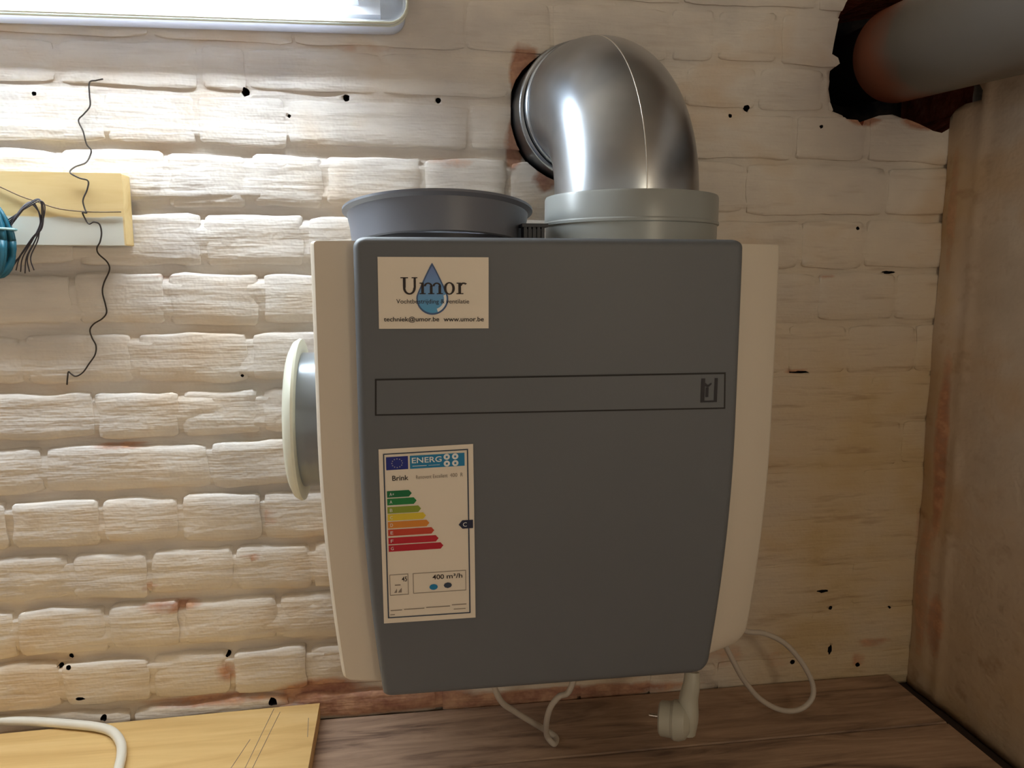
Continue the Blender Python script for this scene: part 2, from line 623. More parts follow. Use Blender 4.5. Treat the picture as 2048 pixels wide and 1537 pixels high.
def brick_mesh(x0, x1, z0, z1, seed):
    w, h = x1 - x0, z1 - z0
    nu, nv = max(6, int(w / 0.014)), 7
    sm = smear((x0 + x1) / 2, (z0 + z1) / 2)
    proud = rnd.uniform(-0.0012, 0.0014) * (1 - sm * 0.8)
    tilt_x, tilt_z = rnd.uniform(-0.006, 0.006) * (1 - sm), rnd.uniform(-0.015, 0.015) * (1 - sm)
    wob = 0.0042 * (1 - 0.4 * sm)
    V, F = [], []
    for j in range(nv + 1):
        for i in range(nu + 1):
            u, v = i / nu, j / nv
            # denser near the rim
            uu = 0.5 - 0.5 * math.cos(math.pi * u) if nu < 9 else u
            vv = 0.5 - 0.5 * math.cos(math.pi * v)
            x, z = x0 + w * uu, z0 + h * vv
            ex, ez = min(uu, 1 - uu) * w, min(vv, 1 - vv) * h
            # round the corners in elevation
            cr = 0.007
            if ex < cr and ez < cr:
                dx, dz = cr - ex, cr - ez
                q = math.hypot(dx, dz)
                if q > cr:
                    s = (q - cr) / q
                    x += (dx * s) * (1 if uu < 0.5 else -1)
                    z += (dz * s) * (1 if vv < 0.5 else -1)
            edge = max(0.0, 1 - min(ex, ez) / 0.012)
            z += wob * edge * noise.fractal(Vector((x * 17, seed, 0.3 if vv < 0.5 else 7.7)), 1, 2, 3)
            x += wob * 0.9 * edge * noise.fractal(Vector((0.4 if uu < 0.5 else 5.1, seed, z * 30)), 1, 2, 3)
            e = min(ex, ez)
            y = -proud + (x - (x0 + x1) / 2) * tilt_x + (z - (z0 + z1) / 2) * tilt_z
            y += 0.0022 * (1 - 0.7 * sm) * noise.fractal(Vector((x * 15, seed, z * 40)), 1, 2, 4)
            y += 0.0036 * (1 - 0.75 * sm) * max(0, 1 - ez / 0.0055) ** 1.5
            y += 0.0016 * (1 - 0.3 * sm) * max(0, 1 - ex / 0.006) ** 1.3
            V.append((x, y, z))
    for j in range(nv):
        for i in range(nu):
            a = j * (nu + 1) + i
            F.append((a, a + 1, a + nu + 2, a + nu + 1))
    ring = list(range(nu + 1)) + [j * (nu + 1) + nu for j in range(1, nv + 1)] + \
        [nv * (nu + 1) + i for i in range(nu - 1, -1, -1)] + [j * (nu + 1) for j in range(nv - 1, 0, -1)]
    b = len(V)
    for q in ring:
        V.append((V[q][0], 0.03, V[q][2]))
    n = len(ring)
    for i in range(n):
        F.append((ring[i], ring[(i + 1) % n], b + (i + 1) % n, b + i))
    F.append(tuple(range(b, b + n)))
    return mesh_of('brick', V, F, ['paint', 'raw', 'hole_dark'], 60)


def bounds(poly):
    return min(p[0] for p in poly), max(p[0] for p in poly), min(p[1] for p in poly), max(p[1] for p in poly)


elbow_b = (EX - 0.12, EX + 0.12, EZ - 0.12, EZ + 0.12)
pipe_b = bounds(pipe_hole)
drill_b = [bounds([(v[0], v[2]) for v in d[0]]) for d in drill]
hit = lambda a, b: a[0] < b[1] and a[1] > b[0] and a[2] < b[3] and a[3] > b[2]
for ci in range(len(beds) - 1):
    zt, zb = beds[ci], beds[ci + 1]
    px_row = bed_px[ci + 1 - first_bed] if 0 <= ci + 1 - first_bed < len(bed_px) else None
    js = sorted(at(x, y).x for x, y in known.get(px_row, []))
    # complete the row with stretchers and headers
    full = []
    x = X0 + rnd.uniform(0.0, 0.08)
    first = js[0] if js else XC - 0.02
    row = []
    q = first
    while q > X0 + 0.04:
        q -= rnd.choice((0.205, 0.205, 0.105, 0.19))
        row.append(max(q, X0))
    row = row[::-1] + js
    filled = []
    for a, b in zip(row, row[1:] + [XC + 0.012]):
        filled.append(a)
        gap = b - a
        if gap > 0.26:
            n = max(2, round(gap / rnd.choice((0.205, 0.16))))
            for t in range(1, n):
                filled.append(a + gap * t / n + rnd.uniform(-0.012, 0.012))
    filled.append(XC + 0.012)
    for a, b in zip(filled, filled[1:]):
        sm = smear((a + b) / 2, (zt + zb) / 2)
        jv = (0.0032 + rnd.uniform(-0.0012, 0.0020)) * (1 - 0.2 * sm)
        jt = (0.0050 + rnd.uniform(-0.001, 0.0015)) * (1 - 0.4 * sm)
        jb = (0.0066 + rnd.uniform(-0.002, 0.0035)) * (1 - 0.4 * sm)
        x0, x1, z0, z1 = a + jv, b - jv, zb + jb, zt - jt
        if x1 - x0 < 0.02:
            continue
        bb = (x0, x1, z0, z1)
        o = obj('brick', brick_mesh(x0, x1, z0, z1, rnd.uniform(0, 90)))
        if hit(bb, elbow_b):
            boolean_cut(o, cut_elbow)
        if hit(bb, pipe_b):
            boolean_cut(o, cut_pipe)
        if any(hit(bb, d) for d in drill_b):
            boolean_cut(o, cut_drill)
        if len(o.data.polygons) == 0:
            bpy.data.objects.remove(o, do_unlink=True)
            continue
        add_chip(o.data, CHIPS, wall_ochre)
        o.parent = wall_back
drop_temp(cut_elbow, cut_pipe, cut_drill)

# wall_right: rough plaster, with a swollen fillet down the corner
ny, nz = 150, 120
V, F = [], []
for j in range(nz + 1):
    for i in range(ny + 1):
        t = i / ny
        y = 0.0 - 1.4 * t ** 1.6
        z = -0.02 + 1.3 * j / nz
        d = 0.0018 * noise.fractal(Vector((2.2, y * 9, z * 9)), 1, 2, 4)
        fil = math.exp(-((y + 0.020) / 0.026) ** 2) * (0.0035 + 0.003 * noise.noise(Vector((z * 9, 1, 1))))
        rid = math.exp(-((y + 0.062 + 0.008 * noise.noise(Vector((z * 5, 4, 2)))) / 0.009) ** 2) * \
            (0.0022 + 0.0022 * noise.noise(Vector((z * 16, 8, 1))))
        V.append((XC - fil - rid + d, y, z))
for j in range(nz):
    for i in range(ny):
        a = j * (ny + 1) + i
        F.append((a, a + 1, a + ny + 2, a + ny + 1))
ring = list(range(ny + 1)) + [j * (ny + 1) + ny for j in range(1, nz + 1)] + \
    [nz * (ny + 1) + i for i in range(ny - 1, -1, -1)] + [j * (ny + 1) for j in range(nz - 1, 0, -1)]
b0 = len(V)
for q in ring:
    V.append((XC + 0.1, V[q][1], V[q][2]))
L = len(ring)
for i in range(L):
    F.append((ring[i], ring[(i + 1) % L], b0 + (i + 1) % L, b0 + i))
F.append(tuple(range(b0, b0 + L)))
wall_right = obj('wall_right', mesh_of('wall_right', V, F, ['plaster', 'hole_dark'], 180))
notch = [atx(x, y, XC) for x, y in [(1903, 236), (1916, 220), (1935, 208), (1965, 200), (1968, 182), (1950, 150), (1925, 120)]]
poly = [(p.y, p.z) for p in notch] + [(0.02, 0.97), (0.02, 0.85)]
n = len(poly)
geo = ([Vector((XC - 0.05, a, b)) for a, b in poly] + [Vector((XC + 0.05, a, b)) for a, b in poly],
       [tuple(range(n)), tuple(range(n, 2 * n))] + [(i, (i + 1) % n, n + (i + 1) % n, n + i) for i in range(n)])
cut = temp('cut_d', geo, 'hole_dark')
boolean_cut(wall_right, cut)
drop_temp(cut)
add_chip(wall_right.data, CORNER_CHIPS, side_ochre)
tag(wall_right, 'plastered cream side wall meeting the brick wall in the corner', kind='structure')
obj('plaster_field', mesh_of('plaster_field', *join(box((XC, YR, 0), (XC + 0.1, -1.4, ZT)), box((XC, -1.4, 1.28), (XC + 0.1, 0.16, ZT))),
                             'shell'), wall_right)

tag(obj('ceiling', mesh_of('ceiling', *box((XL - 0.1, YR - 0.1, ZT), (XC + 0.1, 0.16, ZT + 0.05)), 'ceil')), kind='structure')
floor = obj('floor', mesh_of('floor', *box((XL - 0.1, YR - 0.1, -0.06), (XC + 0.1, 0.16, -0.022)), 'under'))
tag(floor, 'worn brown wooden plank floor below the unit', kind='structure')
edges = [-0.003, -0.134, -0.268, -0.405, -0.54, -0.68, -0.82, -0.96, -1.1, -1.24, -1.38, -1.52, -1.66, -1.8, -1.95, -2.1, -2.25, YR]
for r, (ya, yb) in enumerate(zip(edges, edges[1:])):
    cuts = [XL, XL + 0.9 + 0.25 * (r % 3), XC - 0.036] if r == 0 else [XL, XL + 0.5 + 0.37 * (r % 4), XC - 0.55 - 0.2 * (r % 3), XC - 0.036]
    for xa, xb in zip(cuts, cuts[1:]):
        g = 0.0012
        v, f = box((xa + g, yb + g, -0.022), (xb - g, ya - g, -0.003))
        v2, f2 = box((xa + g + 0.0015, yb + g + 0.0015, -0.003), (xb - g - 0.0015, ya - g - 0.0015, 0.0))
        # chamfered board: lower block plus top face
        V = [Vector(p) for p in v]
        T = [Vector(p) for p in v2]
        VV = [V[0], V[2], V[6], V[4], V[1], V[3], V[7], V[5], T[1], T[3], T[7], T[5]]
        FF = [(0, 1, 2, 3)] + [(i, (i + 1) % 4, 4 + (i + 1) % 4, 4 + i) for i in range(4)] + \
             [(4 + i, 4 + (i + 1) % 4, 8 + (i + 1) % 4, 8 + i) for i in range(4)] + [(8, 9, 10, 11)]
        obj('plank', mesh_of('plank', VV, FF, 'plank'), floor)

# ------------------------------------------------------------------ fluorescent wall lamp
LZ0, LX1 = 0.907, 0.008
lamp = thing('fluorescent_lamp', 'glowing white fluorescent batten lamp with a clear cover on the brick wall', 'lamp', (-0.6, -0.002, LZ0))


def rounded_rect(x0, x1, z0, z1, r, n=6):
    out = []
    for cx, cz, a0 in ((x1 - r, z1 - r, 0), (x0 + r, z1 - r, 90), (x0 + r, z0 + r, 180), (x1 - r, z0 + r, 270)):
        for i in range(n + 1):
            a = math.radians(a0 + 90 * i / n)
            out.append((cx + r * math.cos(a), cz + r * math.sin(a)))
    return out


LX0, LZ1 = -1.215, LZ0 + 0.112


def shell_of(rows, cap_first=False, cap_last=False):
    """loft closed outlines [(outline (x,z), y)]"""
    V, F = [], []
    n = len(rows[0][0])
    for poly, y in rows:
        V += [Vector((x, y, z)) for x, z in poly]
    for j in range(len(rows) - 1):
        for i in range(n):
            F.append((j * n + i, j * n + (i + 1) % n, (j + 1) * n + (i + 1) % n, (j + 1) * n + i))
    if cap_first:
        F.append(tuple(range(n)))
    if cap_last:
        F.append(tuple(range((len(rows) - 1) * n, len(rows) * n)))
    return V, F


RR = lambda d, r=0.02: rounded_rect(LX0 + d, LX1 - d, LZ0 + d, LZ1 - d, max(r - d, 0.004))
obj('tray', mesh_of('tray', *shell_of([(RR(0.002), -0.001), (RR(0.0), -0.006), (RR(0.0), -0.052), (RR(0.003), -0.052),
                                       (RR(0.003), -0.008)], True, True), 'tray', 40), lamp)
cov = obj('cover', mesh_of('cover', *shell_of([(RR(-0.002), -0.046), (RR(-0.002), -0.056), (RR(0.003), -0.059), (RR(0.008), -0.085),
                                               (RR(0.016), -0.097), (RR(0.03), -0.103)], False, True), 'cover', 50), lamp)
obj('rim', mesh_of('rim', *join(*[sweep([Vector((x, y, z)) for x, z in RR(-0.002, 0.02) + [RR(-0.002, 0.02)[0]]], 0.0017, 8) for y in (-0.047, -0.057)]),
                   'ivory', 180), lamp)
for dz in (0.036, 0.078):
    tz = LZ0 + dz
    tb = obj('tube', mesh_of('tube', *sweep([(LX0 + 0.07, -0.072, tz), (LX1 - 0.085, -0.072, tz)], 0.013, 20), 'tube', 40), lamp)
    tag(tb, 'glowing white fluorescent tube')
    for xx in (LX1 - 0.085, LX0 + 0.05):
        obj('end_cap', mesh_of('end_cap', *sweep([(xx, -0.072, tz), (xx + 0.018, -0.072, tz)], 0.0135, 20), 'lightgrey', 40), tb)
        obj('lamp_holder', mesh_of('lamp_holder', *box((xx + (0.018 if xx > -0.5 else -0.012), -0.084, tz - 0.012), (xx + (0.030 if xx > -0.5 else 0.0), -0.01, tz + 0.012)), 'tray'), tb)
obj('gear_plate', mesh_of('gear_plate', *box((LX0 + 0.03, -0.034, LZ0 + 0.014), (LX1 - 0.03, -0.008, LZ1 - 0.014)), 'tray'), lamp)

lamp.rotation_euler.y = math.radians(-0.8)      # hung a little out of level
lamp.location.z -= 0.0085

# warm globe lamp on a stand, behind and to the right of the camera
GX, GY, GZ = 0.62, -1.75, 0.80
globe = thing('globe_lamp', 'warm glowing globe lamp on a thin stand behind the viewer', 'lamp', (GX, GY, 0.0))
obj('base', mesh_of('base', *lathe([(0.0001, 0.0005), (0.10, 0.0005), (0.10, 0.012), (0.02, 0.022), (0.0001, 0.022)], (GX, GY, 0), (0, 0, 1), 40), 'black', 40), globe)
obj('pole', mesh_of('pole', *sweep([(GX, GY, 0.02), (GX, GY, GZ - 0.115)], 0.009, 16), 'black', 40), globe)
kb = NT('globe_glow')
kb.t.nodes.remove(kb.b)
eb = kb.n('ShaderNodeEmission')
eb.inputs[0].default_value = (1.0, 0.87, 0.64, 1)
eb.inputs[1].default_value = GLOBE_POWER
kb.l(eb.outputs[0], kb.t.nodes['Material Output'].inputs[0])
M['globe'] = kb.m
obj('glass_globe', mesh_of('glass_globe', *lathe([(max(0.0001, 0.12 * math.sin(math.pi * i / 14)), -0.12 * math.cos(math.pi * i / 14)) for i in range(15)],
                                                 (GX, GY, GZ), (0, 0, 1), 28), 'globe', 180), globe)

# ------------------------------------------------------------------ ventilation unit
CL, CR = -0.0865, 0.3860           # casing sides
PL, PR = -0.0455, 0.3285           # front panel sides
CT, CB = 0.641, 0.199            # casing top / bottom
PT, PB = 0.644, 0.191            # panel top / bottom


def panel_y(z):
    y = -0.300
    if z < 0.43:
        y += 0.16 * (0.43 - z) ** 2
    return y if z < 0.60 else y + 0.35 * (z - 0.60) ** 2


def taper(z):
    """the unit narrows towards its foot in a slow curve"""
    return 0.0165 * (max(0.0, 0.46 - z) / 0.265) ** 1.8


unit = thing('ventilation_unit', 'dark grey and cream ventilation unit with stickers hung on the brick wall', 'ventilation unit', (0.14, -0.15, CB))


def corner_inset(z, zb, zt, r_b, r_t):
    if z < zb + r_b:
        q = zb + r_b - z
        return r_b - math.sqrt(max(r_b * r_b - q * q, 0))
    if z > zt - r_t:
        q = z - (zt - r_t)
        return r_t - math.sqrt(max(r_t * r_t - q * q, 0))
    return 0.0


def zrows(zb, zt, rb, rt, n=44):
    s = set()
    for i in range(n + 1):
        s.add(round(zb + (zt - zb) * i / n, 5))
    for i in range(9):
        a = math.pi / 2 * i / 8
        s.add(round(zb + rb - rb * math.cos(a), 5))
        s.add(round(zt - rt + rt * math.cos(a), 5))
    return sorted(s)


# casing
V, F = [], []
rows = zrows(CB, CT, 0.024, 0.004)
for z in rows:
    il, ir = corner_inset(z, CB, CT, 0.006, 0.003), corner_inset(z, CB, CT, 0.024, 0.003)
    tp = taper(z)
    xl, xr = CL + il + tp, CR - ir - tp
    pl, pr = PL + tp, PR - tp
    yf = panel_y(z) + 0.020
    sec = [(xl, -0.012), (xl, yf + 0.014), (xl + 0.0012, yf + 0.0095), (xl + 0.004, yf + 0.0065), (pl + 0.004, yf),
           (pr - 0.004, yf), (xr - 0.004, yf + 0.018), (xr - 0.0012, yf + 0.0205), (xr, yf + 0.025), (xr, -0.012)]
    V += [(x, y, z) for x, y in sec]
n = 10
for j in range(len(rows) - 1):
    for i in range(n):
        F.append((j * n + i, j * n + (i + 1) % n, (j + 1) * n + (i + 1) % n, (j + 1) * n + i))
F += [tuple(range(n)), tuple(range((len(rows) - 1) * n, len(rows) * n))]
obj('casing', mesh_of('casing', V, F, 'casing', 35), unit)
obj('mounting_rail', mesh_of('mounting_rail', *box((CL + 0.03, -0.014, CT - 0.10), (CR - 0.03, 0.004, CT - 0.06)), 'steel'), unit)

# front panel
V, F = [], []
rows = zrows(PB, PT, 0.016, 0.010)
R = 0.008
for z in rows:
    il, ir = corner_inset(z, PB, PT, 0.004, 0.010), corner_inset(z, PB, PT, 0.016, 0.008)
    xl, xr = PL + il + taper(z), PR - ir - taper(z)
    # soft front edge, also along the top and bottom rims
    et = max(0, 1 - (PT - z) / 0.006)
    eb_ = max(0, 1 - (z - PB) / 0.006)
    yf = panel_y(z) + 0.005 * (et ** 2 + eb_ ** 2)
    sec = [(xl, yf + 0.022)]
    for i in range(6):
        a = math.pi / 2 * i / 5
        sec.append((xl + R - R * math.cos(a), yf + R - R * math.sin(a)))
    for i in range(6):
        a = math.pi / 2 * (1 - i / 5)
        sec.append((xr - R + R * math.cos(a), yf + R - R * math.sin(a)))
    sec.append((xr, yf + 0.022))
    V += [(x, y, z) for x, y in sec]
n = 14
for j in range(len(rows) - 1):
    for i in range(n):
        F.append((j * n + i, j * n + (i + 1) % n, (j + 1) * n + (i + 1) % n, (j + 1) * n + i))
F += [tuple(range(n)), tuple(range((len(rows) - 1) * n, len(rows) * n))]
obj('front_panel', mesh_of('front_panel', V, F, 'panel', 40), unit)


def on_panel(px_, py_):
    """measured pixel -> point on the curved front panel"""
    r = ray(px_, py_)
    Y = -0.30
    for _ in range(12):
        p = CAM + r * ((Y - CAM.y) / r.y)
        Y = panel_y(p.z)
    return p


class Sheet:
    """a printed sheet on the panel: u right 0..1, v up 0..1 between four measured corners"""
    def __init__(s, tl, tr, bl, br):
        s.c = [on_panel(*q) for q in (tl, tr, bl, br)]

    def p(s, u, v, off):
        tl, tr, bl, br = s.c
        q = (tl * (1 - u) + tr * u) * v + (bl * (1 - u) + br * u) * (1 - v)
        return Vector((q.x, panel_y(q.z) - off, q.z))

    def size(s):
        tl, tr, bl, br = s.c
        return (tr - tl).length, (tl - bl).length


def flat(name, sh, polys, mat, parent, off):
    """polys: list of polygons in (u, v); long upright ones get sliced so they follow the curve"""
    bm = bmesh.new()
    for poly in polys:
        vs = [bm.verts.new((u, 0, v)) for u, v in poly]
        try:
            bm.faces.new(vs)
        except ValueError:
            pass
    bmesh.ops.triangulate(bm, faces=[f for f in bm.faces if len(f.verts) > 4])
    for i in range(1, 24):
        v = i / 24
        g = bm.verts[:] + bm.edges[:] + bm.faces[:]
        bmesh.ops.bisect_plane(bm, geom=g, plane_co=(0, 0, v), plane_no=(0, 0, 1), dist=1e-6)
    for vt in bm.verts:
        vt.co = sh.p(vt.co.x, vt.co.z, off)
    bmesh.ops.recalc_face_normals(bm, faces=bm.faces)
    for f in bm.faces:
        if f.normal.y > 0:
            f.normal_flip()
    me = bpy.data.meshes.new(name)
    bm.to_mesh(me)
    bm.free()
    me.materials.append(M[mat])
    return obj(name, me, parent)


def rect(u0, u1, v0, v1):
    return [(u0, v0), (u1, v0), (u1, v1), (u0, v1)]


def outline(u0, u1, v0, v1, tu, tv):
    return [rect(u0, u1, v1 - tv, v1), rect(u0, u1, v0, v0 + tv), rect(u0, u0 + tu, v0 + tv, v1 - tv), rect(u1 - tu, u1, v0 + tv, v1 - tv)]


def circle(cu, cv, ru, rv, n=20):
    return [(cu + ru * math.cos(2 * math.pi * i / n), cv + rv * math.sin(2 * math.pi * i / n)) for i in range(n)]


def ringp(cu, cv, ru, rv, k, a0=0, a1=360, n=24):
    out = []
    for i in range(n):
        t0, t1 = math.radians(a0 + (a1 - a0) * i / n), math.radians(a0 + (a1 - a0) * (i + 1) / n)
        out.append([(cu + ru * math.cos(t0), cv + rv * math.sin(t0)), (cu + ru * math.cos(t1), cv + rv * math.sin(t1)),
                    (cu + k[0] * math.cos(t1), cv + k[1] * math.sin(t1)), (cu + k[0] * math.cos(t0), cv + k[1] * math.sin(t0))])
    return out


def text_polys(body, u0, u1, v0, v1, bold=0.0):
    """lettering filled into the box u0..u1, v0..v1 of a sheet"""
    cu = bpy.data.curves.new('t', 'FONT')
    cu.body = body
    cu.offset = bold
    cu.resolution_u = 3
    o = bpy.data.objects.new('t', cu)
    COL.objects.link(o)
    dg = bpy.context.evaluated_depsgraph_get()
    me = bpy.data.meshes.new_from_object(o.evaluated_get(dg))
    xs = [v.co.x for v in me.vertices]
    ys = [v.co.y for v in me.vertices]
    a, b, c2, d = min(xs), max(xs), min(ys), max(ys)
    P = [[(u0 + (me.vertices[i].co.x - a) / (b - a) * (u1 - u0), v0 + (me.vertices[i].co.y - c2) / (d - c2) * (v1 - v0))
          for i in f.vertices] for f in me.polygons]
    bpy.data.objects.remove(o, do_unlink=True)
    bpy.data.meshes.remove(me)
    bpy.data.curves.remove(cu)
    return P


# control strip across the panel
st = Sheet((750, 758), (1451, 745), (750, 832), (1450, 818))
fl = flat('strip_groove', st, [rect(0, 1, 0, 1)], 'groove', unit, 0.0006)
strip = flat('control_strip', st, [rect(0.0045, 0.9945, 0.045, 0.955)], 'panel', unit, 0.0013)
lg = Sheet((1401, 757), (1435, 756), (1399, 805), (1433, 804))
flat('logo', lg, [rect(0.02, 0.24, 0.0, 1.0), [(0.24, 0.82), (0.42, 0.72), (0.62, 0.82), (0.62, 0.74), (0.42, 0.62), (0.24, 0.68)],
                  rect(0.30, 0.46, 0.22, 0.62), rect(0.24, 0.8, 0.0, 0.07), rect(0.80, 0.98, 0.0, 1.0)], 'logo', strip, 0.0018)

# company sticker
um = Sheet((755, 514), (977, 515), (758, 658), (977, 657))
sticker = flat('sticker', um, [rect(0, 1, 0, 1)], 'paper', unit, 0.0009)
tag(sticker, 'cream company sticker with a blue drop')
dr = []
for i in range(40):
    t = i / 40 * 2 * math.pi
    # teardrop: circle below, point above
    if math.sin(t) < 0.25:
        dr.append((0.485 + 0.145 * math.cos(t), 0.42 + 0.225 * math.sin(t)))
    else:
        s = (math.sin(t) - 0.25) / 0.75
        wdt = 0.145 * math.sqrt(1 - 0.0625) * (1 - s) ** 0.9
        dr.append((0.485 + wdt * (1 if math.cos(t) > 0 else -1) if s < 0.999 else 0.485, 0.476 + 0.444 * s))
flat('drop', um, [dr], 'drop', sticker, 0.0012)
out2 = []
c0 = (0.485, 0.47)
for a, b in zip(dr, dr[1:] + dr[:1]):
    k2 = 0.91
    out2.append([a, b, (c0[0] + (b[0] - c0[0]) * k2, c0[1] + (b[1] - c0[1]) * k2), (c0[0] + (a[0] - c0[0]) * k2, c0[1] + (a[1] - c0[1]) * k2)])
flat('drop_outline', um, out2, 'drop_edge', sticker, 0.00135)
flat('drop_highlight', um, ringp(0.485, 0.42, 0.128, 0.20, (0.105, 0.15), -68, 18, 14), 'white', sticker, 0.0014)
L = []
B0, XH, CH = 0.485, 0.645, 0.72        # baseline, x-height, cap height
sw = 0.024
# U
L += [rect(0.222, 0.222 + sw, B0 + 0.09, CH - 0.012), rect(0.318, 0.318 + sw * 0.8, B0 + 0.09, CH - 0.012)]
L += [rect(0.200, 0.268, CH - 0.014, CH), rect(0.300, 0.352, CH - 0.014, CH)]
L += ringp(0.279, B0 + 0.09, 0.057, 0.098, (0.036, 0.075), 180, 360, 14)
# m
for xx in (0.385, 0.463, 0.541):
    L += [rect(xx, xx + sw, B0 + 0.012, XH - 0.045), rect(xx - 0.016, xx + sw + 0.016, B0, B0 + 0.014)]
L += [rect(0.385, 0.385 + sw, XH - 0.05, XH), rect(0.370, 0.40, XH - 0.014, XH)]
L += ringp(0.448, XH - 0.05, 0.039, 0.052, (0.020, 0.034), 0, 180, 10)
L += ringp(0.526, XH - 0.05, 0.039, 0.052, (0.020, 0.034), 0, 180, 10)
# o
L += ringp(0.640, (B0 + XH) / 2, 0.050, 0.088, (0.027, 0.072), 0, 360, 24)
# r
L += [rect(0.722, 0.722 + sw, B0 + 0.012, XH), rect(0.704, 0.768, B0, B0 + 0.014), rect(0.706, 0.73, XH - 0.014, XH)]
L += ringp(0.770, XH - 0.048, 0.040, 0.052, (0.018, 0.030), 40, 175, 8)
flat('lettering', um, L, 'ink', sticker, 0.0015)
flat('lettering', um, text_polys('Vochtbestrijding & ventilatie', 0.16, 0.82, 0.335, 0.415), 'ink', sticker, 0.0015)
flat('lettering', um, text_polys('techniek@umor.be', 0.045, 0.545, 0.085, 0.17, 0.012), 'ink', sticker, 0.0015)
flat('lettering', um, text_polys('www.umor.be', 0.585, 0.955, 0.10, 0.165, 0.012), 'ink', sticker, 0.0015)

# energy label
en = Sheet((757, 899), (946, 888), (768, 1247), (951, 1235))
lab = flat('energy_label', en, [rect(0, 1, 0, 1)], 'paper', unit, 0.0009)
tag(lab, 'white energy label with coloured scale')
flat('label_frame', en, outline(0.045, 0.945, 0.03, 0.975, 0.013, 0.0065), 'frameink', lab, 0.0013)
flat('flag', en, [rect(0.075, 0.305, 0.883, 0.955)], 'euflag', lab, 0.0013)
flat('flag_stars', en, [circle(0.19 + 0.055 * math.cos(math.radians(30 * i)), 0.919 + 0.024 * math.sin(math.radians(30 * i)), 0.007, 0.004, 6)
                        for i in range(12)], 'star', lab, 0.0016)
flat('header', en, [rect(0.325, 0.905, 0.883, 0.955)], 'energ', lab, 0.0013)
flat('header_lettering', en, text_polys('ENERG', 0.345, 0.66, 0.913, 0.944, 0.012) + [rect(0.35, 0.50, 0.896, 0.899), rect(0.52, 0.64, 0.896, 0.898)], 'white', lab, 0.0016)
for (cu_, cv_) in ((0.715, 0.938), (0.805, 0.938), (0.715, 0.901), (0.805, 0.901)):
    dsc = flat('header_dot', en, [circle(cu_, cv_, 0.034, 0.0165)], 'white', lab, 0.0016)
    flat('dot_core', en, [circle(cu_, cv_, 0.012, 0.006, 10)], 'energ', dsc, 0.0019)
flat('lettering', en, text_polys('Brink', 0.135, 0.305, 0.822, 0.85, 0.01), 'ink', lab, 0.0013)
for tx, u0, u1 in (('Renovent Excellent', 0.385, 0.72), ('400', 0.745, 0.825), ('R', 0.86, 0.885)):
    flat('lettering', en, text_polys(tx, u0, u1, 0.824, 0.845), 'greyink', lab, 0.0013)
lets = ['A+', 'A', 'B', 'C', 'D', 'E', 'F', 'G']
vc = [0.748, 0.705, 0.658, 0.617, 0.574, 0.530, 0.483, 0.440]
ue = [0.335, 0.385, 0.43, 0.48, 0.515, 0.565, 0.61, 0.66]
for i in range(8):
    h = 0.0185
    v0 = vc[i]
    br = flat('scale_bar', en, [[(0.075, v0 - h), (ue[i] - 0.03, v0 - h), (ue[i], v0), (ue[i] - 0.03, v0 + h), (0.075, v0 + h)]], 'bar%d' % i, lab, 0.0013)
    flat('bar_letter', en, text_polys(lets[i], 0.10, 0.128 if len(lets[i]) == 1 else 0.15, v0 - 0.009, v0 + 0.009), 'white', br, 0.0016)
ar = flat('class_arrow', en, [[(0.83, 0.553), (0.87, 0.577), (0.985, 0.577), (0.985, 0.529), (0.87, 0.529)]], 'navy', lab, 0.0016)
flat('class_letter', en, text_polys('C', 0.875, 0.918, 0.541, 0.565), 'white', ar, 0.0019)
flat('info_box', en, outline(0.075, 0.275, 0.165, 0.288, 0.006, 0.0035) + outline(0.325, 0.90, 0.168, 0.288, 0.006, 0.0035), 'greyink', lab, 0.0013)
for tx, u0, u1 in (('45', 0.205, 0.262), ('400', 0.535, 0.66), ('m³/h', 0.69, 0.86)):
    flat('lettering', en, text_polys(tx, u0, u1, 0.244, 0.272, 0.01), 'ink', lab, 0.0013)
flat('house_symbol', en, [circle(0.545, 0.20, 0.045, 0.017)], 'energ', lab, 0.0013)
flat('tree_symbol', en, [circle(0.70, 0.205, 0.045, 0.017, 8)], 'frameink', lab, 0.0013)
flat('sound_symbol', en, [rect(0.13, 0.19, 0.222, 0.228), [(0.12, 0.18), (0.15, 0.205), (0.15, 0.18)], [(0.16, 0.18), (0.20, 0.208), (0.20, 0.18)]], 'greyink', lab, 0.0013)
flat('small_print', en, [rect(0.075, 0.20, 0.073, 0.078), rect(0.22, 0.44, 0.075, 0.080), rect(0.46, 0.72, 0.078, 0.083), rect(0.74, 0.90, 0.084, 0.089),
                         rect(0.76, 0.89, 0.058, 0.062), rect(0.07, 0.12, 0.048, 0.053)], 'greyink', lab, 0.0013)

# right spigot on top, the metal bend stands in it
SX, SY = 0.2555, -0.157
sp = obj('duct_spigot', mesh_of('duct_spigot', *lathe([(0.0960, CT - 0.01), (0.0960, 0.664), (0.0980, 0.665), (0.0980, 0.6675), (0.0970, 0.669), (0.0970, 0.694),
                                                       (0.0960, 0.6965), (0.094, 0.6965), (0.0875, 0.695), (0.0875, CT - 0.01)], (SX, SY, 0), (0, 0, 1), 96),
                                'lightgrey', 30), unit)
tag(sp, 'light grey round spigot under the metal bend')
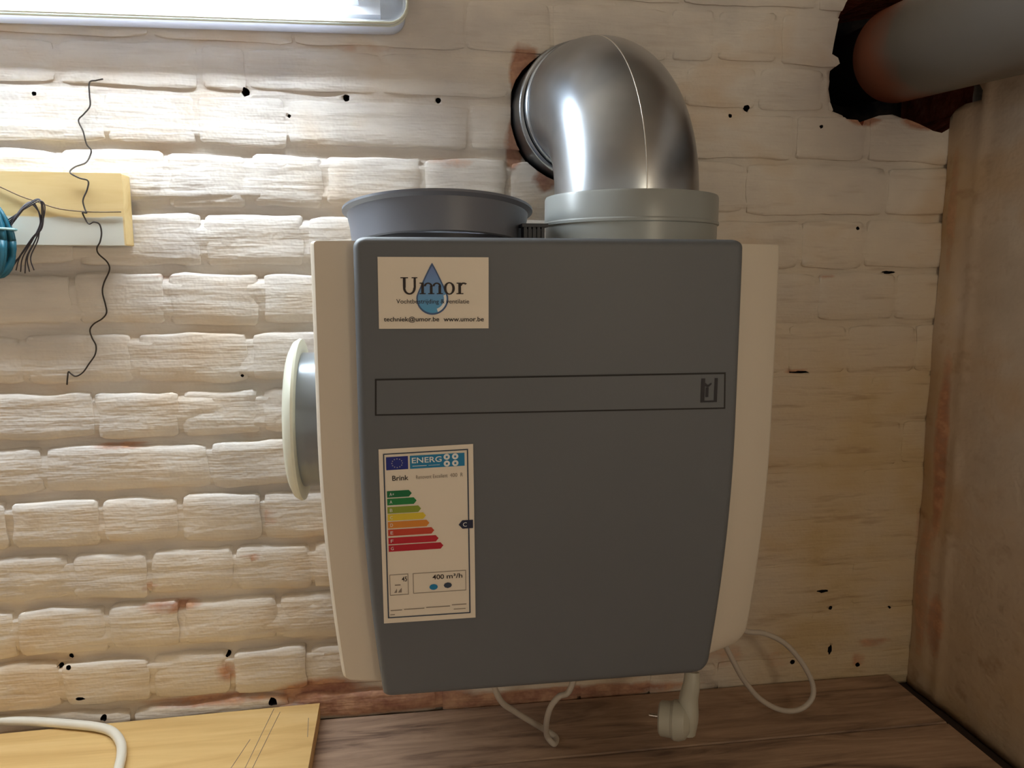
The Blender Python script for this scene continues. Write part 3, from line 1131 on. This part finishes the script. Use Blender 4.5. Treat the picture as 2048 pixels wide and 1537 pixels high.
# left spigot on top: a loose blue grey collar with a flared lip, lifted at the front
TX = 0.0385
tilt = Matrix.Translation((TX, -0.157, 0.655)) @ Matrix.Rotation(math.radians(-7.5), 4, 'X') @ Matrix.Translation((-TX, 0.157, -0.655))
v, f = lathe([(0.090, 0.6405), (0.0935, 0.6415), (0.0955, 0.660), (0.0985, 0.674), (0.1035, 0.677), (0.1035, 0.6795), (0.1005, 0.680), (0.0950, 0.676), (0.0925, 0.655), (0.089, 0.6415)],
             (TX, -0.157, 0), (0, 0, 1), 96, True)
co = obj('open_collar', mesh_of('open_collar', [tilt @ p for p in v], f, 'bluegrey', 35), unit)
tag(co, 'blue grey open collar with flared lip')
bot = obj('collar_seat', mesh_of('collar_seat', *lathe([(0.0001, CT - 0.002), (0.0895, CT - 0.002), (0.0895, CT + 0.010), (0.07, CT + 0.011), (0.0001, CT + 0.011)], (TX, -0.157, 0), (0, 0, 1), 64), 'black', 30), unit)
# ribbed gland between the collars
gl_c = at(1062, 455, -0.215)
gv = []
for i in range(5):
    x = gl_c.x - 0.009 + i * 0.0046
    gv.append(box((x, -0.225, CT - 0.004), (x + 0.0032, -0.205, CT + 0.018)))
gv.append(box((gl_c.x - 0.0085, -0.223, CT - 0.004), (gl_c.x + 0.012, -0.207, CT + 0.016)))
gv.append(box((gl_c.x - 0.011, -0.227, CT + 0.018), (gl_c.x + 0.016, -0.203, CT + 0.0215)))
obj('cable_gland', mesh_of('cable_gland', *join(*gv), 'black'), unit)

# side spigot on the left with an ivory flange
AZ = 0.452
sd = obj('side_spigot', mesh_of('side_spigot', *lathe([(0.074, 0.0), (0.074, 0.036), (0.070, 0.036), (0.070, 0.0)], (CL + 0.008, -0.157, AZ), (-1, 0, 0), 80, True), 'galv_grey', 40), unit)
tag(sd, 'grey metallic side spigot')
fg = obj('side_flange', mesh_of('side_flange', *lathe([(0.0001, 0.040), (0.060, 0.040), (0.078, 0.038), (0.086, 0.034), (0.0895, 0.0285), (0.0885, 0.026), (0.080, 0.025), (0.0740, 0.0255), (0.0001, 0.027)],
                                                      (CL, -0.157, AZ), (-1, 0, 0), 80), 'ivory', 40), unit)
tag(fg, 'ivory round end flange')
# cable entry block underneath
obj('cable_entry', mesh_of('cable_entry', *box((0.05, -0.15, CB - 0.012), (0.33, -0.09, CB + 0.002)), 'black'), unit)

# ------------------------------------------------------------------ metal bend
RB, TR, VX = 0.122, 0.0805, 0.250
z0b = EZ - RB
bend = thing('duct_bend', 'shiny galvanised metal duct bend rising from the unit into the wall', 'duct', (VX, SY, z0b))
turn = math.atan2(VX - EX, -SY)              # the bend swings slightly to the left on its way to the wall
bd = Vector((-math.sin(turn), math.cos(turn), 0))
side = Vector((math.cos(turn), math.sin(turn), 0))
foot = Vector((VX, SY, 0))
UPV = Vector((0, 0, 1))
LEN = -SY / math.cos(turn)
path = [foot + UPV * (0.66 + (z0b - 0.66) * i / 3) for i in range(3)]
for i in range(33):
    a = math.pi / 2 * i / 32
    path.append(foot + bd * (RB - RB * math.cos(a)) + UPV * (z0b + RB * math.sin(a)))
path += [foot + bd * (RB + 0.02) + UPV * EZ, foot + bd * (LEN + 0.05) + UPV * EZ]
obj('bend_tube', mesh_of('bend_tube', *sweep(path, TR, 96, False), 'metal', 180), bend)
# welded seam along the outside of the bend
ph = math.radians(-9)
outer = []
for i in range(-1, 31):
    a = math.pi / 2 * max(i, 0) / 32
    rad = bd * (-math.cos(a)) + UPV * math.sin(a)
    cen = foot + bd * (RB - RB * math.cos(a)) + UPV * (z0b + RB * math.sin(a) if i >= 0 else 0.66)
    outer.append(cen + (rad * math.cos(ph) + side * math.sin(ph)) * TR)
obj('weld_seam', mesh_of('weld_seam', *sweep(outer, 0.0007, 8), 'seam', 180), bend)
wc = Vector((EX, 0, EZ))
obj('end_bead', mesh_of('end_bead', *lathe([(TR, -0.044), (TR + 0.0025, -0.042), (TR + 0.0025, -0.039), (TR, -0.037)], wc, bd, 96), 'metal', 180), bend)
obj('wall_sleeve', mesh_of('wall_sleeve', *lathe([(TR + 0.001, -0.027), (TR + 0.0045, -0.026), (TR + 0.006, -0.023), (TR + 0.0045, -0.020), (TR + 0.0035, -0.014), (TR + 0.0035, 0.08)],
                                                 wc, bd, 96), 'metal', 60), bend)

# ------------------------------------------------------------------ grey waste pipe through the corner
vp = ray(985, 395).normalized()            # direction of the pipe into the wall
pc = at(1806, 106, 0.0)
pc = Vector((pc.x, 0.0, pc.z))
d = vp / vp.y
pr = 0.064
pipe = thing('waste_pipe', 'thick dull grey plastic pipe coming out of the black hole in the corner', 'pipe', tuple(pc))
far, near = pc + d * 0.012, pc - d * 0.62
k = NT('pvc_painted_reflection')
sx = k.n('ShaderNodeSeparateXYZ')
k.l(k.pos(), sx.inputs[0])
fade = k.math('ADD', k.math('MULTIPLY', sx.outputs['Y'], 9.0), k.math('MULTIPLY', k.noise(k.pos(), 14, 3), 0.9))
red_reflection = k.ramp(k.math('ADD', fade, 0.55, True), [(0.15, srgb(104, 99, 92)), (0.75, srgb(140, 88, 68))])  # red reflection painted into the grey pipe, strongest at the wall end
M['pvc'] = k.set(red_reflection, 0.4, 0, 0.45)
obj('pipe_body', mesh_of('pipe_body', *sweep([far, pc, pc - d * 0.3, near], pr, 64, False), 'pvc', 180), pipe)
obj('pipe_seal', mesh_of('pipe_seal', *sweep([far - d * 0.003, far, pc + d * 0.15], [pr * 0.995, pr * 0.86, pr * 0.84], 64, True), 'rubber', 60), pipe)

# ------------------------------------------------------------------ wooden block, wires and coil at the left
BT = -0.027
k = NT('half_painted_board')
v_ = k.mapped((1.2, 10, 10))
a_ = k.noise(v_, 2.4, 4, 0.6, 0.8)
colw = k.ramp(a_, [(0.3, srgb(208, 176, 116)), (0.5, srgb(222, 194, 138)), (0.7, srgb(230, 204, 150))])
sepz = k.n('ShaderNodeSeparateXYZ')
k.l(k.pos(), sepz.inputs[0])
edge = k.math('ADD', sepz.outputs['Z'], k.math('MULTIPLY', k.math('SUBTRACT', k.noise(k.mapped((25, 25, 8)), 1.0, 3), 0.5), 0.010))
zsplit = at(100, 433, BT).z
mask = k.math('MULTIPLY', k.math('SUBTRACT', zsplit, edge), 500, True)
inx = k.math('MULTIPLY', k.math('SUBTRACT', at(244, 400, BT).x, sepz.outputs['X']), 900, True)
colw = k.mix(k.math('MULTIPLY', mask, inx), colw, srgb(214, 214, 204))
M['block'] = k.set(colw, 0.6, 0, 0.3)
bx1, bz1, bz0 = at(243, 347, BT).x, at(243, 347, BT).z, at(243, 491, BT).z
tag(obj('wooden_batten', mesh_of('wooden_batten', *prism([(-0.75, bz0), (bx1 - 0.001, bz0), (bx1, bz0 + 0.001), (bx1, bz1 - 0.001), (bx1 - 0.001, bz1), (-0.75, bz1)], BT, -0.001), 'block')),
    'short pine batten with white lower half screwed flat to the brick wall', 'batten')


def wire(name, pts, r, mat, parent=None, per=6, n=8, dep=-0.004):
    P = [at(q[0], q[1], q[2] if len(q) > 2 else dep) for q in pts]
    return obj(name, mesh_of(name, *sweep(spline(P, per), r, n), mat, 180), parent)


W = -0.004
zig = wire('hanging_wire', [(206, 158, W), (192, 161, W), (179, 165, W), (179, 190, W), (180, 212, W), (168, 228, W), (157, 241, W), (166, 262, W),
                            (173, 288, W), (182, 300, W), (180, 312, W), (171, 326, -0.012), (150, 334, -0.024), (140, 345, BT - 0.003), (158, 356, BT - 0.004), (176, 362, BT - 0.003),
                            (174, 380, BT - 0.003), (166, 400, BT - 0.004), (169, 416, BT - 0.004), (173, 426, BT - 0.005), (165, 425, BT - 0.005), (170, 437, BT - 0.004), (178, 448, BT - 0.004),
                            (188, 444, BT - 0.005), (199, 449, BT - 0.004), (203, 466, BT - 0.003), (200, 484, BT - 0.003), (194, 496, BT - 0.001), (197, 508, -0.018),
                            (214, 524, -0.008), (219, 540, W), (208, 566, W), (205, 585, W), (211, 610, W), (213, 626, W), (204, 638, W), (188, 648, W), (180, 660, W),
                            (184, 676, W), (192, 692, W), (190, 710, W), (178, 728, W), (166, 745, W), (152, 753, W), (142, 748, W), (137, 744, W), (135, 756, W), (134, 770, W)],
           0.0009, 'wire')
tag(zig, 'thin dark bent wire hanging in zigzags down the brick wall across the batten', 'wire')
st_ = wire('taut_wire', [(-60, 350, BT - 0.002), (0, 374, BT - 0.002), (40, 392, BT - 0.002), (75, 404, BT - 0.002), (120, 418, BT - 0.002), (180, 424, BT - 0.002), (242, 424, BT - 0.002)],
           0.0007, 'thinwire')
tag(st_, 'thin brown wire stretched sideways across the face of the batten', 'wire')

coil = thing('cable_coil', 'teal cable coil with a pale tie and loose dark ends at the left edge', 'cable', tuple(at(5, 550, -0.04)))
rnd2 = random.Random(4)
cc = at(-22, 482, -0.05)
for i in range(7):
    pts = []
    ox, oy = 0.0035 * (i % 4) - 0.004, -0.006 * (i // 2) + 0.006
    for j in range(29):
        a = 2 * math.pi * j / 28
        q = 0.017 + 0.0018 * (i % 3)
        pts.append(cc + Vector((ox + q * math.cos(a) * (1.5 if math.cos(a) < 0 else 1.0), oy + 0.004 * math.sin(a * 2 + i), (0.037 + 0.001 * i) * math.sin(a))))
    obj('loop', mesh_of('loop', *sweep(pts, 0.0034, 10), 'teal', 180), coil)
tc = at(10, 459, -0.05)
obj('tie', mesh_of('tie', *sweep([tc + Vector((0.014 * math.cos(t_ / 16 * 2 * math.pi) - 0.004, 0.017 * math.sin(t_ / 16 * 2 * math.pi), 0)) for t_ in range(17)], 0.0014, 8), 'tie', 180), coil)
for i in range(7):
    e = rnd2.uniform(-5, 5)
    wpts = [(16, 470 - 5 * i, -0.05), (26 + 5 * i, 446 - 6 * i + e, -0.052), (46 + 6 * i, 416 - 3 * i + e, -0.050), (66 + 4 * i, 405 + 7 * (i % 4), -0.046),
            (80 + 2 * (i % 3), 436 + 4 * i, -0.042), (79 - 3 * i + e, 478, -0.040), (64 - 5 * i + e, 515, -0.038), (68 - 9 * i, 547 - abs(i - 2) * 3, -0.036)]
    wire('loose_end', wpts, 0.0007, 'darkwire', coil)

# ------------------------------------------------------------------ pine board and cables on the floor
bt = 0.024
p_bl, p_br, p_fr = atz(0, 1471, bt), at(640, 1407, -0.002), atz(625, 1537, bt)
bt = max(0.015, at(640, 1407, -0.004).z)
xr = p_br.x
board = obj('pine_board', mesh_of('pine_board', *[(lambda V: (V, box((0, 0, 0), (1, 1, 1))[1]))([
    Vector((-0.95, -0.36, 0.0005)), Vector((-0.95, -0.36, bt)), Vector((-0.95, -0.004 - 0.03, 0.0005)), Vector((-0.95, -0.004 - 0.03, bt)),
    Vector((xr + 0.004, -0.36, 0.0005)), Vector((xr + 0.004, -0.36, bt)), Vector((xr, -0.004, 0.0005)), Vector((xr, -0.004, bt))])][0], 'pine'))
tag(board, 'pale pine board lying flat on the brown floor against the brick wall', 'board')
for a, b in (((505, 1537), (560, 1425)), ((490, 1537), (548, 1418)), ((462, 1537), (500, 1480)), ((617, 1437), (615, 1475))):
    p, q = atz(*a, bt + 0.0002), atz(*b, bt + 0.0002)
    obj('pencil_mark', mesh_of('pencil_mark', *sweep([p, q], 0.00035, 6), 'greyink'), board)

cb = [atz(x, y, bt + 0.0062) for x, y in [(-160, 1440), (-70, 1436), (0, 1442), (70, 1444), (140, 1449), (195, 1455), (225, 1465), (241, 1486), (243, 1510), (237, 1540), (222, 1600), (205, 1680)]]
tag(obj('white_cable', mesh_of('white_cable', *sweep(spline(cb, 8), 0.0058, 16), 'whitecord', 180)),
    'thick white cable bending over the pale pine board', 'cable')

# looped flex hanging beside the lower right corner of the unit
P = [Vector((0.345, -0.10, 0.1985)), Vector((0.372, -0.10, 0.178)), Vector((0.41, -0.10, 0.153))] + [at(x, y, Y) for x, y, Y in [(1492, 1263, -0.10), (1530, 1268, -0.095), (1570, 1288, -0.092), (1603, 1325, -0.092), (1624, 1365, -0.095), (1625, 1395, -0.098),
                                                                   (1607, 1416, -0.10), (1580, 1423, -0.103), (1548, 1416, -0.106), (1515, 1394, -0.11), (1487, 1360, -0.115), (1469, 1328, -0.12)]] + [Vector((0.405, -0.121, 0.135)), Vector((0.385, -0.122, 0.168)), Vector((0.365, -0.122, 0.1985))]
tag(obj('looped_flex', mesh_of('looped_flex', *sweep(spline(P, 8), 0.0036, 12), 'greycord', 180)),
    'off-white flex hanging in an open loop beside the lower right corner of the unit', 'cable')

# slack flex dropping from under the unit to the floor
fz = 0.0042
P = [Vector((0.085, -0.118, 0.195)), Vector((0.094, -0.118, 0.13)), at(998, 1397, -0.118), at(1030, 1424, -0.108), at(1062, 1444, -0.098), atz(1092, 1462, fz + 0.006)]
P += [atz(1112, 1476, fz), atz(1108, 1489, fz + 0.001), at(1094, 1472, -0.112), at(1093, 1446, -0.125), at(1101, 1416, -0.132), at(1118, 1394, -0.134),
      at(1140, 1380, -0.13), Vector((0.212, -0.128, 0.14)), Vector((0.218, -0.125, 0.195))]
tag(obj('slack_flex', mesh_of('slack_flex', *sweep(spline(P, 8), 0.0038, 12), 'greycord', 180)),
    'grey-white flex drooping from under the middle of the unit to the floor', 'cable')

# hanging mains plug: cord comes from above, pins point left
py = -0.19
top, mid_ = at(1384, 1350, py), at(1345, 1440, py)
plug = thing('mains_plug', 'white angled mains plug dangling from under the unit with a pin pointing left', 'plug', tuple(at(1350, 1480, py)))
ax = Vector((-1, 0.5, -0.06)).normalized()
hc = at(1352, 1441, py)
obj('plug_body', mesh_of('plug_body', *lathe([(0.0001, 0.020), (0.018, 0.020), (0.0205, 0.018), (0.021, 0.006), (0.0235, 0.002), (0.0235, -0.004), (0.021, -0.011), (0.014, -0.017), (0.0001, -0.0185)],
                                             hc, ax, 24), 'plug', 25), plug)
grip = spline([hc - ax * 0.008 + Vector((0.002, 0, -0.012)), hc - ax * 0.010 + Vector((0.004, 0, 0.006)), at(1377, 1400, py), at(1383, 1370, py), at(1384, 1345, py + 0.004)], 6)
ng = len(grip)
obj('grip', mesh_of('grip', *sweep(grip, [0.0145 - 0.0055 * i / (ng - 1) for i in range(ng)], 14), 'plug', 60), plug)
obj('cord', mesh_of('cord', *sweep(spline([at(1384, 1350, py + 0.002), at(1386, 1325, py + 0.03), Vector((0.30, -0.13, 0.20))], 6), 0.0036, 10), 'greycord', 180), plug)
s_, t__ = frame_for(ax)
for sgn in (-1, 1):
    b = hc + ax * 0.017 + (hc - CAM).normalized() * (sgn * 0.0095) + Vector((0, 0, 0.002))
    obj('pin', mesh_of('pin', *sweep([b, b + ax * 0.014, b + ax * 0.0155], [0.0024, 0.0024, 0.0014], 12), 'steel', 40), plug)
